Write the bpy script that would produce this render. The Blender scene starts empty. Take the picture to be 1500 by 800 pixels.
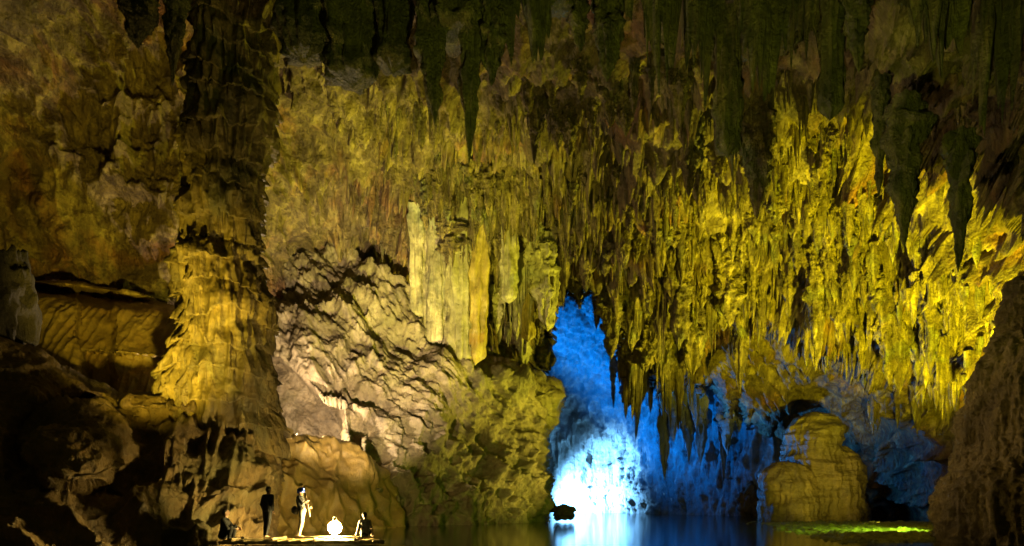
import bpy, math, random
import numpy as np
from mathutils import Vector, Matrix

# ------------------------------------------------------------------ camera, world, lights
F = 977.0            # focal length in photo pixels (photo is 1500 wide)
HC = 1.3             # camera height over the water
HY = 740.0           # horizon row
sc = bpy.context.scene
cam_d = bpy.data.cameras.new("camera")
cam = bpy.data.objects.new("camera", cam_d)
sc.collection.objects.link(cam)
cam_d.sensor_width = 36.0
cam_d.lens = 36.0 * F / 1500.0
cam_d.shift_y = (HY - 400.0) / 1500.0
cam_d.clip_end = 1000.0
cam.location = (0, 0, HC)
cam.rotation_euler = (math.radians(90), 0, 0)
sc.camera = cam

w = bpy.data.worlds.new("World")
sc.world = w
w.use_nodes = True
bg = w.node_tree.nodes["Background"]
bg.inputs[0].default_value = (0.60, 0.56, 0.08, 1)
bg.inputs[1].default_value = 0.040

sc.render.engine = "CYCLES"
sc.cycles.use_denoising = True
sc.cycles.max_bounces = 5
sc.cycles.diffuse_bounces = 3
sc.cycles.glossy_bounces = 3
sc.cycles.transmission_bounces = 4
sc.cycles.sample_clamp_indirect = 6.0
sc.view_settings.view_transform = "Standard"
sc.view_settings.look = "None"
sc.view_settings.exposure = 0.0
sc.view_settings.gamma = 1.0


def at(px, py, Y):
    return Vector(((px - 750.0) / F * Y, Y, HC + (HY - py) / F * Y))


def lamp(name, kind, loc, energy, color, radius=0.3, target=None, cone=90, blend=0.6):
    d = bpy.data.lights.new(name, kind)
    d.energy = energy
    d.color = color
    if kind == 'AREA':
        d.size = radius
    else:
        d.shadow_soft_size = radius
    if kind == 'SPOT':
        d.spot_size = math.radians(cone)
        d.spot_blend = blend
    o = bpy.data.objects.new(name, d)
    o.location = loc
    if target is not None:
        o.rotation_euler = (Vector(target) - Vector(loc)).to_track_quat('-Z', 'Y').to_euler()
    sc.collection.objects.link(o)
    return o


YEL = (1.0, 0.93, 0.05)
WARM = (1.0, 0.72, 0.30)
lamp("fill_near_water", 'SPOT', at(640, 765, 29), 52000, (1.0, 0.94, 0.09), 0.2, at(600, 280, 44), 60, 1.0)  # added fill for the middle roof, hovering unseen over open water
lamp("floodlight_river", 'SPOT', at(1290, 757, 45), 60000, YEL, 0.2, at(880, 320, 47), 84, 0.8)
lamp("fill_shallows", 'SPOT', at(985, 762, 44), 8500, (1.0, 0.84, 0.10), 0.3, at(700, 620, 48), 62, 0.8)  # added unseen fill over the water to brighten the slope's right flank
lamp("floodlight_right", 'SPOT', at(1400, 764, 31), 105000, (1.0, 0.93, 0.012), 0.4, at(1290, 400, 44), 84, 0.9)
lamp("fill_dome", 'SPOT', at(1290, 762, 42), 9000, (1.0, 0.82, 0.10), 0.2, at(1190, 680, 58), 46, 0.9)  # added spot that only brightens the domed stalagmite, no cave lamp
lamp("floodlight_bank", 'SPOT', at(222, 650, 20), 17000, (1.0, 0.75, 0.07), 0.12, at(235, 385, 32), 55, 1.0)
lamp("floodlight_recess", 'POINT', at(420, 630, 38.6), 6500, (1.0, 0.76, 0.48), 0.15)
lamp("lantern_beam", 'SPOT', at(491, 768, 23.4), 52000, (1.0, 0.75, 0.42), 0.15, at(545, 500, 44), 44, 0.9)
lamp("fill_camera_side", 'SPOT', (3.0, 9.0, 2.0), 5200, (0.85, 1.0, 0.12), 0.3, at(1050, -20, 22), 105, 1.0)  # added dim fill beside the camera to lift the dark near roof
lamp("shallows_lamp", 'SPOT', at(1378, 715, 28.5), 6000, (0.62, 1.0, 0.05), 0.2, at(1200, 778, 33), 120, 1.0)
lamp("daylight_passage", 'SPOT', at(765, 660, 98), 66000, (0.0, 0.21, 0.95), 1.0, at(890, 560, 95), 128, 0.8)
lamp("daylight_bounce", 'SPOT', at(880, 748, 74), 38000, (0.03, 0.25, 0.85), 0.6, at(1200, 560, 62), 84, 0.9)
lamp("daylight_core", 'SPOT', at(786, 736, 109.6), 360000, (0.17, 0.50, 1.0), 0.3, at(850, 738, 112), 112, 1.0)

# ------------------------------------------------------------------ numpy noise
_rng = np.random.RandomState(7)
_perm = _rng.permutation(256).astype(np.int32)
_perm = np.concatenate([_perm, _perm, _perm])
_g = _rng.normal(size=(256, 3))
_g = (_g / np.linalg.norm(_g, axis=1)[:, None]).astype(np.float32)


def pn(P, s=1.0, seed=0):
    """gradient noise at P/s, about -0.7..0.7; s may be a 3-tuple of feature sizes"""
    Q = (P / np.asarray(s, dtype=np.float32)).astype(np.float32) + np.float32(seed * 17.31 + 101.7)
    I = np.floor(Q).astype(np.int32)
    f = Q - I
    I &= 255
    u = f * f * f * (f * (f * 6 - 15) + 10)
    res = 0
    for dx in (0, 1):
        wx = u[:, 0] if dx else 1 - u[:, 0]
        ax = _perm[I[:, 0] + dx]
        for dy in (0, 1):
            wy = u[:, 1] if dy else 1 - u[:, 1]
            ay = _perm[ax + I[:, 1] + dy]
            for dz in (0, 1):
                wz = u[:, 2] if dz else 1 - u[:, 2]
                g = _g[_perm[ay + I[:, 2] + dz]]
                d = g[:, 0] * (f[:, 0] - dx) + g[:, 1] * (f[:, 1] - dy) + g[:, 2] * (f[:, 2] - dz)
                res = res + wx * wy * wz * d
    return res * 1.5


def fbm(P, s, octs=4, seed=0, gain=0.5):
    s = np.asarray(s, dtype=np.float32) * np.ones(3, dtype=np.float32)
    r, a = 0, 1.0
    for k in range(octs):
        r = r + a * pn(P, s, seed + k * 3.7)
        s = s * 0.48
        a *= gain
    return r


def ridged(P, s, octs=4, seed=0, gain=0.5):
    s = np.asarray(s, dtype=np.float32) * np.ones(3, dtype=np.float32)
    r, a, wgt = 0, 1.0, 1.0
    for k in range(octs):
        n = 1 - np.abs(pn(P, s, seed + k * 5.1)) * 1.6
        n = n * n * wgt
        r = r + a * n
        wgt = np.clip(n * 1.4, 0, 1)
        s = s * 0.47
        a *= gain
    return r


def billow(P, s, octs=3, seed=0, gain=0.5):
    s = np.asarray(s, dtype=np.float32) * np.ones(3, dtype=np.float32)
    r, a = 0, 1.0
    for k in range(octs):
        r = r + a * np.abs(pn(P, s, seed + k * 4.3))
        s = s * 0.48
        a *= gain
    return r


def sstep(a, b, x):
    t = np.clip((x - a) / (b - a), 0, 1)
    return t * t * (3 - 2 * t)


# ------------------------------------------------------------------ materials
def rock_mat(name, dark, mid, light, patch=None, patch_amt=0.0, scale=1.0, streak=0.5, rough=0.62,
             bump=0.6, bscale=1.0, blotch=(0.030, 0.024, 0.018), blotch_amt=0.5, strata=0.0):
    m = bpy.data.materials.new(name)
    m.use_nodes = True
    nt = m.node_tree
    N, L = nt.nodes, nt.links
    bs = N["Principled BSDF"]
    tc = N.new("ShaderNodeNewGeometry")

    def mapping(sx, sy, sz, rot=(0, 0, 0)):
        mp = N.new("ShaderNodeMapping")
        mp.inputs["Scale"].default_value = (sx, sy, sz)
        mp.inputs["Rotation"].default_value = rot
        L.new(tc.outputs["Position"], mp.inputs["Vector"])
        return mp.outputs["Vector"]

    def noise(vec, s, det=6, rgh=0.6, dist=0.0):
        n = N.new("ShaderNodeTexNoise")
        n.inputs["Scale"].default_value = s
        n.inputs["Detail"].default_value = det
        n.inputs["Roughness"].default_value = rgh
        n.inputs["Distortion"].default_value = dist
        L.new(vec, n.inputs["Vector"])
        return n.outputs["Fac"]

    def ramp(fac, stops):
        r = N.new("ShaderNodeValToRGB")
        e = r.color_ramp.elements
        e[0].position, e[0].color = stops[0][0], (*stops[0][1], 1)
        e[1].position, e[1].color = stops[1][0], (*stops[1][1], 1)
        for p, c in stops[2:]:
            x = e.new(p)
            x.color = (*c, 1)
        L.new(fac, r.inputs["Fac"])
        return r.outputs["Color"]

    def mix(fac, a, b, mode='MIX'):
        x = N.new("ShaderNodeMix")
        x.data_type = 'RGBA'
        x.blend_type = mode
        for sck, v in ((x.inputs["Factor"], fac), (x.inputs["A"], a), (x.inputs["B"], b)):
            if isinstance(v, (int, float)):
                sck.default_value = v
            elif isinstance(v, tuple):
                sck.default_value = (*v, 1)
            else:
                L.new(v, sck)
        return x.outputs["Result"]

    def math_(op, a, b=None):
        x = N.new("ShaderNodeMath")
        x.operation = op
        for k, v in enumerate((a, b)):
            if v is None:
                continue
            if isinstance(v, (int, float)):
                x.inputs[k].default_value = v
            else:
                L.new(v, x.inputs[k])
        return x.outputs[0]

    iso = mapping(scale, scale, scale)
    ver = mapping(scale * 1.0, scale * 1.0, scale * 0.13)
    n1 = noise(iso, 0.35, 8, 0.65, 0.6)
    col = ramp(n1, [(0.33, dark), (0.68, light), (0.5, mid)])
    n2 = noise(iso, 2.6, 8, 0.7)
    col = mix(0.55, col, ramp(n2, [(0.3, tuple(c * 0.5 for c in mid)), (0.7, tuple(min(1, c * 1.5) for c in mid))]), 'OVERLAY')
    if patch:
        n3 = noise(iso, 0.16, 5, 0.6, 1.2)
        col = mix(math_('MULTIPLY', ramp(n3, [(0.52, (0, 0, 0)), (0.66, (1, 1, 1))]), patch_amt), col, patch)
    # random dark blotches and vertical runs
    n4 = noise(ver, 1.7, 7, 0.68, 0.3)
    st = ramp(n4, [(0.46, (1, 1, 1)), (0.60, (0, 0, 0))])
    col = mix(math_('MULTIPLY', st, blotch_amt * streak), col, blotch)
    n5 = noise(iso, 0.9, 9, 0.72)
    st2 = ramp(n5, [(0.38, (1, 1, 1)), (0.47, (0, 0, 0))])
    col = mix(math_('MULTIPLY', st2, blotch_amt), col, blotch)
    L.new(col, bs.inputs["Base Color"])
    # roughness: wet patches
    rr = N.new("ShaderNodeMapRange")
    L.new(n2, rr.inputs["Value"])
    rr.inputs["To Min"].default_value = rough - 0.22
    rr.inputs["To Max"].default_value = rough + 0.25
    L.new(rr.outputs["Result"], bs.inputs["Roughness"])
    # bump
    b1 = noise(iso, 1.6 * bscale, 10, 0.66, 0.4)
    b2 = noise(ver, 3.2 * bscale, 8, 0.6, 0.2)
    h = math_('ADD', math_('MULTIPLY', b1, 1.0), math_('MULTIPLY', b2, 1.1 * streak))
    v = N.new("ShaderNodeTexVoronoi")
    v.inputs["Scale"].default_value = 4.0 * bscale
    L.new(iso, v.inputs["Vector"])
    h = math_('ADD', h, math_('MULTIPLY', v.outputs["Distance"], -0.12))
    if strata > 0:
        hor = mapping(scale * 0.25, scale * 0.25, scale * 2.2)
        h = math_('ADD', h, math_('MULTIPLY', noise(hor, 1.0 * bscale, 8, 0.6, 0.5), strata))
    bp = N.new("ShaderNodeBump")
    bp.inputs["Strength"].default_value = bump
    bp.inputs["Distance"].default_value = 0.40
    L.new(h, bp.inputs["Height"])
    L.new(bp.outputs["Normal"], bs.inputs["Normal"])
    return m


M = {}
M['ceil'] = rock_mat("ceiling_limestone", (0.10, 0.072, 0.030), (0.28, 0.22, 0.10), (0.50, 0.42, 0.22),
                     (0.30, 0.105, 0.045), 0.6, 1.0, 0.8, 0.6, 0.95, 1.3, (0.035, 0.018, 0.012), 0.75)
M['stal'] = rock_mat("stalactite_calcite", (0.09, 0.07, 0.03), (0.33, 0.265, 0.11), (0.60, 0.50, 0.26),
                     (0.20, 0.24, 0.13), 0.6, 1.5, 1.0, 0.5, 0.9, 1.8, (0.035, 0.02, 0.012), 0.7)
M['drap'] = rock_mat("drapery_calcite", (0.22, 0.20, 0.12), (0.40, 0.36, 0.22), (0.58, 0.52, 0.36),
                     (0.22, 0.26, 0.17), 0.5, 1.0, 1.0, 0.45, 0.5, 1.2, blotch_amt=0.35)
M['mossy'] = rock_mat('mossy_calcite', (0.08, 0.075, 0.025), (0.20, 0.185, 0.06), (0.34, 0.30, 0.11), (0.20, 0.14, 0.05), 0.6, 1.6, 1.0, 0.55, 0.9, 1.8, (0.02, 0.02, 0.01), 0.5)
M['cream'] = rock_mat('cream_calcite', (0.20, 0.18, 0.09), (0.32, 0.29, 0.15), (0.46, 0.42, 0.24), None, 0, 1.0, 1.0, 0.5, 0.5, 1.4, blotch_amt=0.15)
M['gold'] = rock_mat('golden_calcite', (0.22, 0.175, 0.05), (0.36, 0.29, 0.085), (0.50, 0.42, 0.16), (0.36, 0.15, 0.03), 0.5, 1.2, 1.0, 0.4, 0.35, 1.0, blotch_amt=0.12)
M['slope'] = rock_mat("slope_limestone", (0.13, 0.10, 0.065), (0.29, 0.24, 0.16), (0.50, 0.43, 0.31),
                      (0.15, 0.13, 0.045), 0.7, 1.0, 0.4, 0.6, 0.8, 1.0)
M['bank'] = rock_mat("bank_rock", (0.08, 0.054, 0.018), (0.22, 0.155, 0.058), (0.38, 0.28, 0.12),
                     (0.10, 0.10, 0.03), 0.6, 1.0, 0.6, 0.55, 0.8, 1.2, blotch_amt=0.2)
M['dark'] = rock_mat('dark_boulder_rock', (0.03, 0.025, 0.015), (0.07, 0.055, 0.03), (0.12, 0.10, 0.05), None, 0, 1.0, 0.6, 0.9, 0.8, 1.2)
M['flow'] = rock_mat("flowstone", (0.20, 0.145, 0.05), (0.36, 0.275, 0.10), (0.50, 0.40, 0.18),
                     (0.30, 0.15, 0.06), 0.5, 0.8, 0.6, 0.5, 0.35, 0.9, blotch_amt=0.3)
M['column'] = rock_mat("column_flowstone", (0.12, 0.09, 0.03), (0.27, 0.21, 0.08), (0.44, 0.35, 0.15),
                       (0.12, 0.14, 0.06), 0.6, 1.1, 0.9, 0.5, 0.6, 1.3)
M['pillar'] = rock_mat("pillar_rock", (0.15, 0.115, 0.05), (0.33, 0.26, 0.12), (0.50, 0.41, 0.21),
                       (0.12, 0.08, 0.05), 0.6, 1.3, 1.0, 0.65, 0.8, 1.6, blotch_amt=0.12, strata=0.8)
M['dome'] = rock_mat('dome_flowstone', (0.09, 0.07, 0.02), (0.20, 0.16, 0.06), (0.36, 0.28, 0.12), (0.14, 0.10, 0.04), 0.4, 1.0, 0.5, 0.5, 0.7, 1.0, blotch_amt=0.25, strata=0.8)
M['passage'] = rock_mat("passage_rock", (0.12, 0.12, 0.11), (0.30, 0.30, 0.28), (0.55, 0.55, 0.52),
                        (0.10, 0.11, 0.11), 0.6, 0.5, 1.0, 0.5, 0.9, 1.2, blotch_amt=0.18)


def water_mat():
    m = bpy.data.materials.new("river_water")
    m.use_nodes = True
    nt = m.node_tree
    N, L = nt.nodes, nt.links
    bs = N["Principled BSDF"]
    bs.inputs["Base Color"].default_value = (0.006, 0.011, 0.010, 1)
    bs.inputs["Roughness"].default_value = 0.10
    bs.inputs["IOR"].default_value = 1.333
    tc = N.new("ShaderNodeTexCoord")
    n = N.new("ShaderNodeTexNoise")
    n.inputs["Scale"].default_value = 1.4
    n.inputs["Detail"].default_value = 4
    L.new(tc.outputs["Object"], n.inputs["Vector"])
    b = N.new("ShaderNodeBump")
    b.inputs["Strength"].default_value = 0.12
    b.inputs["Distance"].default_value = 0.040
    L.new(n.outputs["Fac"], b.inputs["Height"])
    L.new(b.outputs["Normal"], bs.inputs["Normal"])
    return m


M['water'] = water_mat()


# ------------------------------------------------------------------ object helpers
def tag(o, label=None, cat=None, group=None, kind=None):
    if label: o['label'] = label
    if cat: o['category'] = cat
    if group: o['group'] = group
    if kind: o['kind'] = kind
    return o


def link(o, parent=None):
    sc.collection.objects.link(o)
    if parent is not None:
        o.parent = parent
    return o


def mesh_np(name, V, Q, mat, parent=None, smooth=True, tris=False):
    me = bpy.data.meshes.new(name)
    V = np.ascontiguousarray(V, dtype=np.float32)
    Q = np.ascontiguousarray(Q, dtype=np.int32)
    k = Q.shape[1]
    me.vertices.add(len(V))
    me.vertices.foreach_set("co", V.ravel())
    me.loops.add(Q.size)
    me.loops.foreach_set("vertex_index", Q.ravel())
    me.polygons.add(len(Q))
    me.polygons.foreach_set("loop_start", np.arange(0, Q.size, k, dtype=np.int32))
    me.polygons.foreach_set("use_smooth", np.full(len(Q), smooth))
    me.update(calc_edges=True)
    me.materials.append(mat)
    o = bpy.data.objects.new(name, me)
    return link(o, parent)


def tps(ctrl):
    C = np.array(ctrl, dtype=np.float64)
    X, z = C[:, :2] / 400.0, np.log(C[:, 2])

    def U(r2):
        return 0.5 * r2 * np.log(r2 + 1e-9)
    n = len(X)
    r2 = ((X[:, None] - X[None]) ** 2).sum(-1)
    A = np.zeros((n + 3, n + 3))
    A[:n, :n] = U(r2) + np.eye(n) * 0.004
    A[:n, n] = 1
    A[:n, n + 1:] = X
    A[n, :n] = 1
    A[n + 1:, :n] = X.T
    wv = np.linalg.solve(A, np.concatenate([z, [0, 0, 0]]))

    def f(px, py):
        p = np.stack([px.ravel(), py.ravel()], 1) / 400.0
        r = wv[n] + p @ wv[n + 1:]
        for i in range(n):
            r = r + wv[i] * U(((p - X[i]) ** 2).sum(1))
        return np.exp(r).reshape(px.shape)
    return f


def poly_sd(px, py, poly):
    """signed distance to a polygon, positive inside"""
    P = np.array(poly, dtype=np.float64)
    d2 = np.full(px.shape, 1e18)
    ins = np.zeros(px.shape, dtype=bool)
    for i in range(len(P)):
        a, b = P[i], P[(i + 1) % len(P)]
        e = b - a
        t = np.clip(((px - a[0]) * e[0] + (py - a[1]) * e[1]) / (e @ e), 0, 1)
        d2 = np.minimum(d2, (px - a[0] - t * e[0]) ** 2 + (py - a[1] - t * e[1]) ** 2)
        if a[1] != b[1]:
            c = ((a[1] > py) != (b[1] > py)) & (px < (b[0] - a[0]) * (py - a[1]) / (b[1] - a[1]) + a[0])
            ins ^= c
    d = np.sqrt(d2)
    return np.where(ins, d, -d)


def axis(lo, hi, step, flo=-10, fhi=1510, coarse=9.0):
    a = []
    if lo < flo: a.append(np.arange(lo, flo, coarse))
    a.append(np.arange(max(lo, flo), min(hi, fhi), step))
    if hi > fhi: a.append(np.arange(max(fhi, lo), hi, coarse))
    return np.concatenate(a)


def surface(xs, ys, ctrl, poly, disp, round_px, round_back, jag=4.0, fringe=0.0, extra=None):
    PX, PY = np.meshgrid(xs, ys)
    Y = tps(ctrl)(PX, PY)
    if extra is not None:
        Y = extra(Y, PX, PY)
    sd = None
    if poly is not None:
        sd = poly_sd(PX, PY, poly)
        q = np.stack([PX.ravel(), PY.ravel(), np.zeros(PX.size)], 1).astype(np.float32)
        j = fbm(q, 60, 4, 11).reshape(PX.shape) * jag * 2
        if fringe > 0:
            j = j + (ridged(q, (26, 260, 10), 3, 5).reshape(PX.shape) - 0.75) * fringe
        sd = sd + j
        t = np.clip(sd / round_px, 0, 1)
        Y = Y + round_back * (1 - np.sqrt(t * (2 - t))) * (Y / 40.0)
    P = np.stack([(PX - 750) / F * Y, Y, HC + (HY - PY) / F * Y], -1)
    du = np.gradient(P, axis=1)
    dv = np.gradient(P, axis=0)
    n = np.cross(du, dv)
    n /= np.linalg.norm(n, axis=-1, keepdims=True) + 1e-12
    s = np.sign((n * P).sum(-1, keepdims=True))
    n = n * -s
    Pf = P.reshape(-1, 3).astype(np.float32)
    nf = n.reshape(-1, 3).astype(np.float32)
    D = disp(Pf, nf, PX.ravel(), PY.ravel())
    if sd is not None:
        D = D * (0.25 + 0.75 * np.clip(sd / (round_px * 0.9), 0, 1)).ravel()[:, None].astype(np.float32)
    Pf = Pf + D
    return PX, PY, sd, Pf


def grid_faces(shape, mask=None):
    r, c = shape
    i = np.arange(r * c).reshape(r, c)
    Q = np.stack([i[:-1, :-1], i[1:, :-1], i[1:, 1:], i[:-1, 1:]], -1)
    if mask is not None:
        Q = Q[mask]
    return Q.reshape(-1, 4)


def compact(V, Q):
    used = np.zeros(len(V), dtype=bool)
    used[Q.ravel()] = True
    idx = np.cumsum(used) - 1
    return V[used], idx[Q]


def patch(name, xs, ys, ctrl, poly, disp, mat, round_px=30, round_back=6, jag=4.0, fringe=0.0, extra=None):
    PX, PY, sd, V = surface(xs, ys, ctrl, poly, disp, round_px, round_back, jag, fringe, extra)
    mask = None
    if sd is not None:
        ok = sd > 0
        mask = ok[:-1, :-1] & ok[1:, :-1] & ok[1:, 1:] & ok[:-1, 1:]
    V, Q = compact(V, grid_faces(PX.shape, mask))
    return mesh_np(name, V, Q, mat)


DOWN = np.array([0, 0, -1], dtype=np.float32)


# ------------------------------------------------------------------ the cave shell
def ceil_disp(P, n, px, py):
    wz = fbm(P, 9.0, 3, 3)
    big = fbm(P, (11, 11, 9), 3, 1) * 2.1 + (ridged(P, (4.5, 4.5, 6.5), 2, 15) - 0.8) * 0.9
    # hanging fringes: z-stretched ridges, strongest in the dripping field
    field = sstep(470, 640, px + 0.15 * py) * sstep(90, 260, py) + 0.35
    under = sstep(1000, 1060, px) * sstep(450, 520, py - 0.10 * (px - 1000) - 40 * (px > 1230)) * sstep(1420, 1380, px)
    field = np.clip(field, 0.25, 1.0) * (1 - under)
    Pw = P.copy()
    Pw[:, 0] += 0.5 * pn(P, (2, 2, 3), 9)
    f1 = ridged(Pw, (1.7, 3.2, 9.0), 3, 21) - 0.8
    f2 = ridged(Pw, (0.58, 1.2, 3.4), 3, 31) - 0.8
    # scalloped tiers
    ph = (P[:, 2] + 3.0 * fbm(P, (3.0, 3.0, 8), 3, 41) + 1.5 * wz) / 2.3
    fr = ph - np.floor(ph)
    tier = (1 - fr) ** 1.5 - 0.4
    m = sstep(-0.35, 0.1, fbm(P, 5.5, 3, 51))
    fr_d = field * (0.12 + 0.88 * m) * (1.25 * f1 + 0.65 * f2) + np.clip(field - 0.25, 0, 1) * 1.3 * tier
    rough = ridged(P, 3.2, 6, 61, 0.6) * 0.65 + fbm(P, 0.9, 4, 71) * 0.22
    Pd = P.copy()
    Pd[:, 2] = P[:, 2] + 0.62 * P[:, 0]
    Pd[:, 0] = P[:, 0] + 0.8 * pn(P, 3.0, 19)
    ribs = (ridged(Pd, (12, 6, 1.7), 4, 91, 0.6) - 0.8) * 0.8
    d = big * (1 - 0.5 * under) + rough * (1.1 - 0.6 * field) * (1 - 0.6 * under) + ribs * under
    D = n * (d + fr_d)[:, None]
    D += DOWN * (np.clip(fr_d, 0, 9) * 0.9)[:, None]
    return D


ceil_ctrl = [
    (-500, -600, 13), (300, -600, 21), (750, -600, 13), (1200, -600, 13), (2000, -600, 12),
    (-500, -200, 17), (200, -200, 29), (750, -200, 20), (1200, -200, 18), (2000, -200, 15),
    (-400, 0, 20), (0, 0, 30), (250, 0, 36), (500, 0, 33), (750, 0, 27), (1000, 0, 25), (1200, 0, 22), (1500, 0, 21), (1900, 0, 17),
    (0, 150, 34), (250, 130, 39), (450, 130, 39), (650, 120, 34), (850, 120, 33), (1050, 120, 31), (1250, 110, 31), (1400, 110, 26), (1600, 150, 23),
    (0, 300, 36), (250, 280, 38), (450, 260, 44), (650, 250, 43), (850, 230, 42), (1050, 230, 41), (1250, 200, 39), (1420, 240, 33), (1700, 250, 25),
    (0, 450, 38), (200, 450, 40), (450, 400, 50), (600, 370, 49), (750, 350, 48), (900, 340, 48), (1050, 330, 48), (1250, 330, 44), (1420, 350, 38), (1700, 400, 28),
    (0, 600, 38), (300, 600, 42), (500, 550, 56), (650, 480, 53), (750, 460, 54), (900, 450, 55), (1050, 440, 55), (1200, 440, 50), (1350, 430, 44), (1450, 450, 38),
    (0, 780, 38), (400, 780, 50), (700, 780, 60), (850, 560, 62), (950, 590, 60), (1050, 560, 62), (1200, 560, 63), (1200, 615, 69), (1330, 560, 54), (1450, 560, 43), (1700, 600, 32),
    (1200, 680, 76), (1350, 680, 60), (1200, 800, 80), (1330, 800, 70), (1500, 700, 44), (1900, 780, 30)]
ceil_poly = [(-700, -800), (2200, -800), (2200, 830), (1160, 830), (1146, 668),
             (1085, 620), (1010, 568), (965, 572), (932, 588), (912, 575), (904, 520), (888, 468), (850, 436), (815, 452),
             (800, 500), (790, 600), (776, 830), (-700, 830)]
xs = axis(-420, 1920, 1.7)
ys = np.concatenate([np.arange(-420, -10, 9.0), np.arange(-10, 800, 1.7)])
PX, PY, SD, CV = surface(xs, ys, ceil_ctrl, ceil_poly, ceil_disp, 34, 9, 4, 16)
ok = SD > 0
face_ok = ok[:-1, :-1] & ok[1:, :-1] & ok[1:, 1:] & ok[:-1, 1:]
cx, cy = PX[:-1, :-1], PY[:-1, :-1]
left_m = (cx < 395) & (cy > 150)
right_m = (cx > 1130) & (cy > 250)
for nm, mk in (("cave_ceiling", ~left_m & ~right_m), ("cave_wall_left", left_m), ("cave_wall_right", right_m)):
    v, q = compact(CV, grid_faces(PX.shape, face_ok & mk))
    tag(mesh_np(nm, v, q, M['ceil']), kind='structure')
CG = CV.reshape(PX.shape + (3,))


def ceil_at(px, py):
    j = int(np.clip(np.searchsorted(xs, px), 1, len(xs) - 1))
    i = int(np.clip(np.searchsorted(ys, py), 1, len(ys) - 1))
    return Vector(CG[i, j].tolist())


# ---- the passage beyond, out to the daylight
def pass_disp(P, n, px, py):
    f1 = ridged(P, (2.2, 2.2, 14), 4, 121, 0.6) - 0.8
    d = fbm(P, 16, 3, 101) * 1.6 + f1 * 0.45 + (ridged(P, (0.9, 2.0, 7.0), 4, 131, 0.6) - 0.8) * 0.3 + fbm(P, (2.5, 2.5, 4.0), 5, 111, 0.55) * 0.5
    return n * d[:, None]


pass_ctrl = [(740, 420, 96), (740, 600, 112), (740, 800, 118), (850, 420, 84), (850, 560, 108), (850, 800, 112), (900, 640, 110),
             (950, 420, 76), (950, 560, 92), (950, 800, 96), (1050, 450, 70), (1050, 600, 84), (1050, 800, 84), (1120, 650, 76),
             (1150, 800, 74), (1250, 600, 76), (1250, 800, 78), (1400, 560, 66), (1400, 800, 68), (1550, 560, 48), (1550, 800, 52)]
tag(patch("passage_wall", np.arange(730, 1540, 1.7), np.arange(410, 790, 1.7), pass_ctrl, None, pass_disp, M['passage']), kind='structure')

# ---- the big rock slope in the middle
def slope_disp(P, n, px, py):
    Pr = P.copy()
    # bedding that dips to the right
    Pr[:, 2] = P[:, 2] + 0.95 * P[:, 0]
    Pr[:, 0] += 0.6 * pn(P, 2.0, 3)
    a = ridged(Pr, (9.0, 7.0, 3.2), 4, 201, 0.5) * 0.45 + billow(Pr, (4.5, 4.5, 2.4), 5, 207, 0.58) * 1.0 + fbm(P, 1.3, 4, 209, 0.6) * 0.22
    b = ridged(P, (2.2, 2.2, 3.0), 5, 221, 0.55) * 0.38
    low = sstep(560, 700, py)
    c = fbm(P, (0.9, 2.0, 2.4), 4, 231, 0.6) * 0.5 * low + (ridged(P, (1.7, 1.7, 1.9), 4, 235, 0.6) - 0.8) * 0.5 * low
    d = fbm(P, 6, 3, 241) * 1.5 + a + b + c + fbm(P, 0.5, 3, 251) * 0.10
    calm = 1 - 0.7 * sstep(-12, 10, poly_sd(px, py, [(380, 520), (410, 515), (445, 540), (480, 585), (510, 596), (510, 660), (380, 660)]))
    return n * ((d - 1.0) * calm)[:, None]


slope_ctrl = [(370, 340, 50), (470, 320, 51), (560, 380, 50), (620, 440, 47.5), (700, 520, 46.5), (800, 550, 52), (400, 450, 46),
              (500, 430, 47), (550, 500, 45), (450, 520, 43), (620, 560, 45), (700, 620, 47), (800, 650, 52), (500, 600, 41),
              (600, 680, 43), (700, 720, 45.5), (800, 740, 51), (600, 790, 41), (700, 790, 44), (820, 790, 52), (400, 620, 41), (400, 790, 38), (500, 790, 38)]
slope_poly = [(350, 352), (385, 338), (430, 332), (452, 338), (478, 316), (505, 338), (560, 378), (604, 402), (625, 455), (662, 498),
              (720, 528), (792, 542), (820, 562), (829, 590), (826, 622), (808, 632), (804, 700), (812, 735), (812, 830), (350, 830)]


def slope_extra(Y, px, py):
    d = poly_sd(px, py, [(385, 530), (410, 522), (440, 545), (470, 590), (500, 596), (505, 660), (385, 660)])
    return Y + 6.0 * sstep(-3, 8, d)


tag(patch("rock_slope", np.arange(345, 840, 1.5), np.arange(305, 800, 1.5), slope_ctrl, slope_poly, slope_disp, M['slope'],
          30, 7, 4, 0, slope_extra), kind='structure')


# ---- low flowstone wall in front of it
def flow_disp(P, n, px, py):
    d = fbm(P, (2.6, 2.6, 4.0), 3, 301) * 1.0 + (ridged(P, (1.1, 1.1, 6), 2, 311) - 0.8) * 0.32 + fbm(P, 0.7, 3, 321) * 0.06
    return n * d[:, None]


flow_ctrl = [(380, 630, 35), (480, 640, 37), (560, 680, 39), (600, 760, 42), (380, 800, 29), (450, 800, 31), (520, 800, 33), (600, 800, 37), (450, 700, 34)]
flow_poly = [(370, 620), (398, 622), (425, 640), (480, 643), (520, 650), (556, 680), (582, 690), (590, 740), (596, 830), (370, 830)]
tag(patch("flowstone_wall", np.arange(365, 610, 1.3), np.arange(610, 805, 1.3), flow_ctrl, flow_poly, flow_disp, M['flow'], 14, 3, 2), kind='structure')


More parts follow.
